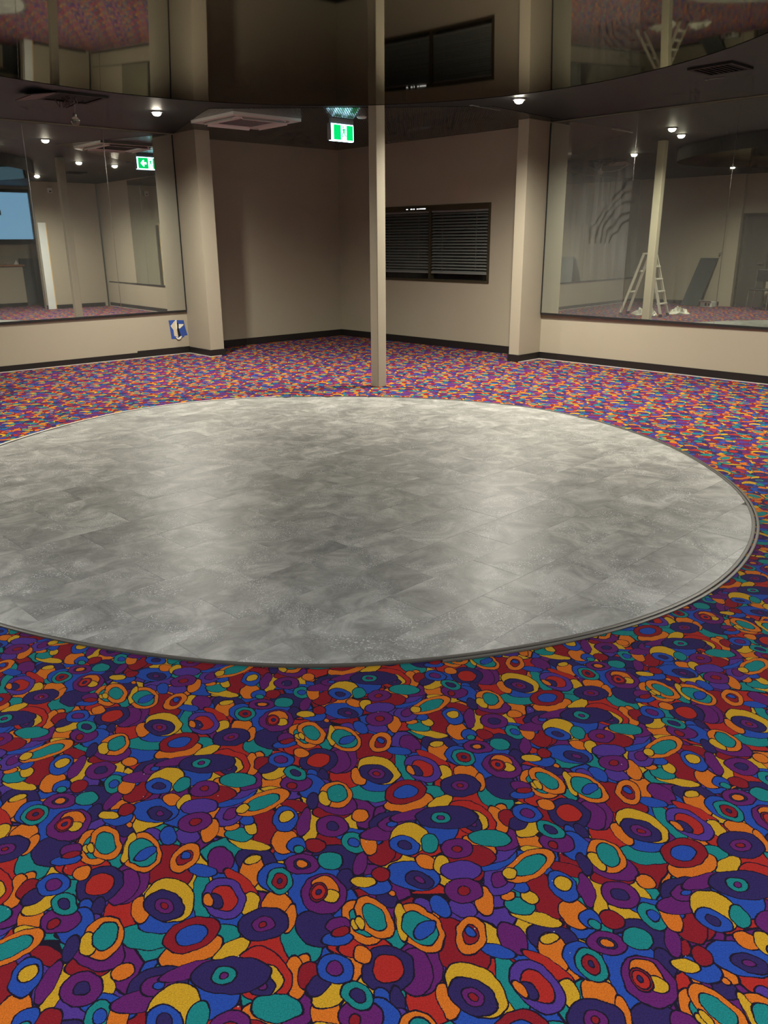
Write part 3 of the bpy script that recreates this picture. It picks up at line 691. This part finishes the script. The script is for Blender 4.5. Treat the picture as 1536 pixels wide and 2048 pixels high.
for k in range(9):
    a=random.uniform(-.18,.18);b=random.uniform(-.18,.18)
    obj('loose_wire',MB().tube([L3(ht+a,hn+b,ZC-.008),L3(ht+a+.04,hn+b+.03,ZC-.05),L3(ht+a*.4,hn+b+.08,ZC-.075),L3(ht+a*.2-.05,hn+b,ZC-.03)],.006,6),M_dark,t)
bx,by=-3.16,9.16
t=thing('hanging_bulb','clear glass bulb hanging on a thin wire in front of the left mirror','bulb',(bx,by,ZC))
obj('wire',MB().tube([(bx+.02,by-.05,ZC),(bx+.02,by-.02,2.88),(bx,by,2.80)],.003,6),M_grey,t)
obj('cap',MB().lathe((bx,by,2.80),[(.014,.012),(.018,0),(.018,-.02)],14),M_grey,t)
obj('globe',MB().lathe((bx,by,2.742),[(.016,.04),(.034,.028),(.044,.006),(.042,-.014),(.030,-.034),(.010,-.043)],24),M_glass,t,smooth=True)
# loose looped cable on the ceiling in front of the sign and strips
t=thing('ceiling_cable','slack grey cable looped below the ceiling above the stepladder','cable',(-4.35,9.0,ZC))
obj('cable',MB().tube([(-4.40,9.10,ZC-.004),(-4.37,8.98,2.88),(-4.30,8.86,2.835),(-4.18,8.70,2.83),(-4.10,8.55,2.86),(-4.02,8.42,ZC-.004)],.007,8),M_grey,t,smooth=True)
obj('cable_clip',MB().lathe((-4.40,9.10,ZC),[(.014,0),(.014,-.014)],12),M_grey,t)
# ---------------------------------------------------------------- hole in the left wall ringed with blue tape
t=thing('outlet_hole','torn hole in the left wall framed by a square of blue masking tape','wall hole',L3(5.79,0,.35))
def tz(x,y): return 5.650+(x-345)/655*.270,.487-(y-385)/715*.268
def patch(name,pts,m,n0,n1,off=0):
    a=MB().prism([L3(*[tz(x,y)[0]],n0,tz(x,y)[1]) for x,y in pts],L3(0,n1-n0)-L3(0,0));return obj(name,a,m,t)
patch('tape',[(345,385),(560,385),(930,420),(950,620),(1030,990),(920,1000),(880,1060),(560,1100),(400,1090),(370,640)],M_blue,0,-.0015)
patch('torn_plaster',[(600,400),(560,430),(400,600),(500,760),(510,980),(650,1040),(690,800),(660,560),(640,380)],M_plaster,-.0016,-.006)
patch('torn_plaster',[(690,545),(910,560),(890,610),(740,725),(700,690)],M_plastw,-.0016,-.005)
patch('hole',[(640,470),(680,500),(715,560),(700,700),(770,1000),(690,1025),(650,960),(640,760),(655,600)],M_hole,-.0062,-.0072)
patch('plaster_lip',[(545,1030),(590,1030),(665,1070),(750,1005),(795,1010),(740,1100),(665,1135),(600,1105)],M_plastw,-.0062,-.016)
patch('plaster_sliver',[(600,385),(640,390),(640,700),(600,760),(580,560)],M_plastw,-.0062,-.012)
# ---------------------------------------------------------------- stepladder (seen in the right mirror)
f1=Vector((-4.02,7.48,0));r1=Vector((-4.56,8.19,0));wd=Vector((.79,.61,0)).normalized()*-.42
H=1.24;top=(f1*.42+r1*.58)
t=thing('stepladder','cream aluminium stepladder standing on the carpet left of the dance floor','ladder',(f1+r1+wd)/2)
def up(p,z,ins=0): return Vector((p.x,p.y,z))
for s in (0,1):
    o=wd*s;ins=wd.normalized()*(.05 if s==0 else -.05)
    for nm,ft,tp_ in (('front_rail',f1,.10),('rear_rail',r1,-.06)):
        topp=(f1*(.5+tp_)+r1*(.5-tp_))+o+ins;a=ft+o
        d=(topp-a);d.z=H;a=Vector((a.x,a.y,.006))
        q=wd.normalized()*.012;e=(r1-f1).normalized()*.026
        obj(nm,MB().prism([a-q-e,a+q-e,a+q+e,a-q+e],d),M_alu,t)
        obj('foot',MB().prism([a-q*1.4-e*1.15-Vector((0,0,.005)),a+q*1.4-e*1.15-Vector((0,0,.005)),a+q*1.4+e*1.15-Vector((0,0,.005)),a-q*1.4+e*1.15-Vector((0,0,.005))],d.normalized()*.06),M_rail,t)
tc=(f1*.52+r1*.48);e=(r1-f1).normalized()
i0=wd.normalized()*.03
tc0=Vector((tc.x,tc.y,H))
obj('top_cap',MB().prism([tc0+i0-e*.09,tc0+wd-i0-e*.09,tc0+wd-i0+e*.10,tc0+i0+e*.10],(0,0,.035)),M_alu,t,bevel=.01)
for k in range(4):
    u=(k+1)/5.;z=H*u;c=f1.lerp(f1*.6+r1*.4,u);ins=wd.normalized()*.05*u
    a=Vector((c.x,c.y,z))+ins;b=Vector((c.x,c.y,z))+wd-ins
    obj('step',MB().prism([a-e*.045,b-e*.045,b+e*.045,a+e*.045],(0,0,.022)),M_alu,t)
for k in range(2):
    u=(.38,.72)[k];z=H*u;c=r1.lerp(f1*.44+r1*.56,u);ins=wd.normalized()*.05*u
    a=Vector((c.x,c.y,z))+ins;b=Vector((c.x,c.y,z))+wd-ins
    obj('rear_brace',MB().prism([a-e*.01,b-e*.01,b+e*.01,a+e*.01],(0,0,.03)),M_alu,t)
# crumpled plastic sheet heaped under and beside the ladder
def crumple(label,cx,cy,rx,ry,h,seed,m=M_plastic):
    rnd=random.Random(seed);mb=MB();K,J=22,9
    vs=[Vector((cx,cy,h*.9))]
    for j in range(1,J+1):
        for k in range(K):
            a=2*math.pi*k/K;r=j/J;w_=1+.28*math.sin(3*a+seed)+.15*math.sin(7*a)
            z=h*(1-r*r)*(.35+.9*rnd.random())
            vs.append(Vector((cx+rx*w_*r*math.cos(a)*(1+.1*rnd.uniform(-1,1)),cy+ry*w_*r*math.sin(a)*(1+.1*rnd.uniform(-1,1)),max(.004,z) if j<J else .004)))
    fs=[(0,1+k,1+(k+1)%K) for k in range(K)]+[(1+(j-1)*K+k,1+j*K+k,1+j*K+(k+1)%K,1+(j-1)*K+(k+1)%K) for j in range(1,J) for k in range(K)]
    mb.add(vs,fs);t=thing('plastic_sheet',label,'plastic sheet',(cx,cy,0));o=obj('sheet',mb,m,t)
    obj('loose_end',MB().tube([(cx+rx*.8,cy,.02),(cx+rx*1.4,cy+.08,.05),(cx+rx*1.8,cy-.02,.02)],.012,6),m,t,smooth=True)
crumple('pale crumpled plastic sheet heaped between the stepladder legs',-4.55,7.62,.28,.24,.17,2)
crumple('smaller crumpled plastic sheet lying on the carpet right of the stepladder',-4.85,6.85,.26,.22,.13,5)
# dark board leaning on the entry wall
def board(label,A,B,lean,h,thick,m,edge_m=None,name='leaning_board'):
    A=Vector(A);B=Vector(B);lean=Vector(lean);d=(B-A).normalized();up_=Vector((lean.x,lean.y,math.sqrt(max(h*h-lean.length**2,.01))))
    nrm=d.cross(up_).normalized()*thick;t=thing(name,label,'board',(A+B)/2);z=Vector((0,0,.004+abs(nrm.z)))
    obj('panel',MB().prism([A+z,B+z,B+z+nrm,A+z+nrm],up_),m,t)
    if edge_m: obj('edge_band',MB().prism([B+z,B+z+d*.02,B+z+d*.02+nrm,B+z+nrm],up_),edge_m,t)
    else: obj('top_edge',MB().prism([A+z+up_,B+z+up_,B+z+nrm+up_,A+z+nrm+up_],up_.normalized()*.01),m,t)
    return t
board('tall dark board leaning against the entry wall, seen in the right mirror',L3(-1.22,-1.55),L3(-1.22,-1.98),L3(-1.66,-1.75)-L3(-1.24,-1.55),1.18,.02,M_board)
# white card with dark marks on the floor by the board
t=thing('white_box','low white box with dark marks on the carpet beside the tall dark board','box',L3(-1.35,-2.16))
obj('carton',MB().box(L3,-1.52,-1.20,-2.32,-2.05,.0,.11),M_wboard,t)
obj('flap',MB().prism([L3(-1.20,-2.32,.11),L3(-1.20,-2.05,.11),L3(-1.10,-2.05,.15),L3(-1.10,-2.32,.15)],(0,0,.004)),M_wboard,t)
obj('dark_mark',MB().box(L3,-1.199,-1.197,-2.20,-2.16,.02,.09),M_rail,t)
obj('dark_mark',MB().box(L3,-1.199,-1.197,-2.27,-2.24,.03,.08),M_rail,t)
# stacked chairs by the entry
def make_chair(x,y,z,label):
    t=thing('stacking_chair',label,'chair',(x,y,z),'black stacking chairs by the entry')
    def B(a,b,zz): return L3(tt+a,nn+b,z+zz)
    tt=x*math.cos(TL)+y*math.sin(TL);nn=-x*math.sin(TL)+y*math.cos(TL)-10.796
    obj('seat',MB().prism([B(-.21,-.21,.43),B(.21,-.21,.43),B(.21,.21,.44),B(-.21,.21,.44)],(0,0,.035)),M_vinyl,t,bevel=.012)
    obj('backrest',MB().prism([B(-.20,-.19,.62),B(-.17,-.19,.62),B(-.19,-.19,.88),B(-.22,-.19,.88)],B(0,.38,0)-B(0,0,0)),M_vinyl,t,bevel=.01)
    for s in (-1,1):
        obj('leg',MB().tube([B(.20,.22*s,.0),B(.17,.21*s,.44)],.011,8),M_chrome,t)
        obj('leg',MB().tube([B(-.24,.22*s,.0),B(-.18,.21*s,.44),B(-.20,.20*s,.85)],.011,8),M_chrome,t)
    return t
p=L3(-.95,-3.50);ch=make_chair(p.x,p.y,0,'black vinyl chair with chrome legs nearest the entry door');del ch['group']
c=copy_tree(ch);p=L3(-1.05,-4.15);c.location=(p.x,p.y,0);c['label']='black vinyl chair with chrome legs farther from the entry door'
ch['group']=c['group']='black chairs by the entry'
# ---------------------------------------------------------------- bar recess seen in the left mirror
t=thing('bar_counter','beige bar counter with a timber top under the dusk blue window','counter',L3(6.1,-11.8))
obj('body',MB().box(L3,4.3,7.70,-12.09,-11.55,0,1.0),M_paint,t)
obj('worktop',MB().box(L3,4.26,7.74,-12.09,-11.50,1.0,1.04),M_wood,t,bevel=.006)
obj('kickboard',MB().box(L3,4.3,7.70,-11.552,-11.54,.006,.09),M_black,t)
p=L3(7.42,-11.72)
t=thing('bowl','small pale bowl on the bar counter','bowl',(p.x,p.y,1.04));obj('dish',MB().lathe((p.x,p.y,1.04),[(.085,.05),(.09,.05),(.06,.012),(.04,.0)],20),M_white,t,smooth=True);obj('foot_ring',MB().lathe((p.x,p.y,1.04),[(.045,.006),(.045,0)],20),M_white,t)
p=L3(7.60,-11.68)
t=thing('folded_napkin','white folded napkin standing on the bar counter','napkin',(p.x,p.y,1.04))
obj('fold',MB().add([(p.x-.05,p.y-.03,1.04),(p.x+.05,p.y-.02,1.04),(p.x+.03,p.y+.05,1.04),(p.x,p.y,1.15)],[(0,2,1),(0,1,3),(1,2,3),(2,0,3)]),M_white,t);obj('crease',MB().add([(p.x-.03,p.y-.06,1.04),(p.x+.02,p.y-.05,1.04),(p.x+.0,p.y-.02,1.10)],[(0,1,2)]),M_white,t)
board('dark grey board leaning on the bar wall beside the counter',L3(7.80,-11.86),L3(8.36,-11.86),L3(7.80,-12.08)-L3(7.80,-11.88),1.18,.02,M_board)
board('tall white board with a timber edge standing against the end of the right nib wall',L3(7.62,-9.92),L3(7.80,-9.92),Vector((0,0,0)),2.02,-.03,M_wboard,M_yel,name='white_board')
p=L3(8.05,-10.0,2.80)
t=thing('wall_sensor','small white sensor box high on the right nib wall','sensor',p);obj('body',MB().box(L3,7.99,8.10,-10.0,-9.94,2.70,2.82),M_white,t,bevel=.01);obj('lens',MB().box(L3,8.02,8.07,-9.941,-9.935,2.72,2.75),M_dark,t)
t=thing('wall_camera','small black camera on a bracket in front of the dusk blue window','camera',L3(7.3,-12.06,2.36))
obj('arm',MB().tube([L3(7.32,-12.07,2.36),L3(7.32,-11.80,2.36)],.018,8),M_vinyl,t);obj('body',MB().box(L3,7.05,7.42,-11.86,-11.76,2.34,2.42),M_vinyl,t,bevel=.01);obj('drop',MB().box(L3,7.40,7.44,-11.84,-11.78,2.24,2.36),M_vinyl,t)
t=thing('red_curtain','red curtain hanging on the bar wall','curtain',L3(6.9,-12.05,2.0))
cm=MB();K=24
for i in range(K+1):
    tt=6.60+i*.55/K;n=-12.05+.02*math.sin(i*1.6)
    cm.v+=[L3(tt,n,1.68),L3(tt,n,2.25),L3(tt,n-.01,2.25),L3(tt,n-.01,1.68)]
cm.f=[(i*4+j,i*4+(j+1)%4,i*4+4+(j+1)%4,i*4+4+j) for i in range(K) for j in range(4)]
obj('cloth',cm,M_red,t);obj('curtain_rod',MB().tube([L3(6.55,-12.04,2.27),L3(7.2,-12.04,2.27)],.012,8),M_chrome,t)
p=L3(-1.66,-2.20,1.20)
t=thing('door_knob','small round chrome knob on the entry wall above the white box','knob',p);obj('rose',MB().tube([L3(-1.70,-2.20,1.20),L3(-1.69,-2.20,1.20)],.03,16),M_chrome,t);obj('knob',MB().tube([L3(-1.69,-2.20,1.20),L3(-1.67,-2.20,1.20),L3(-1.655,-2.20,1.20),L3(-1.635,-2.20,1.20)],.022,16),M_chrome,t,smooth=True)
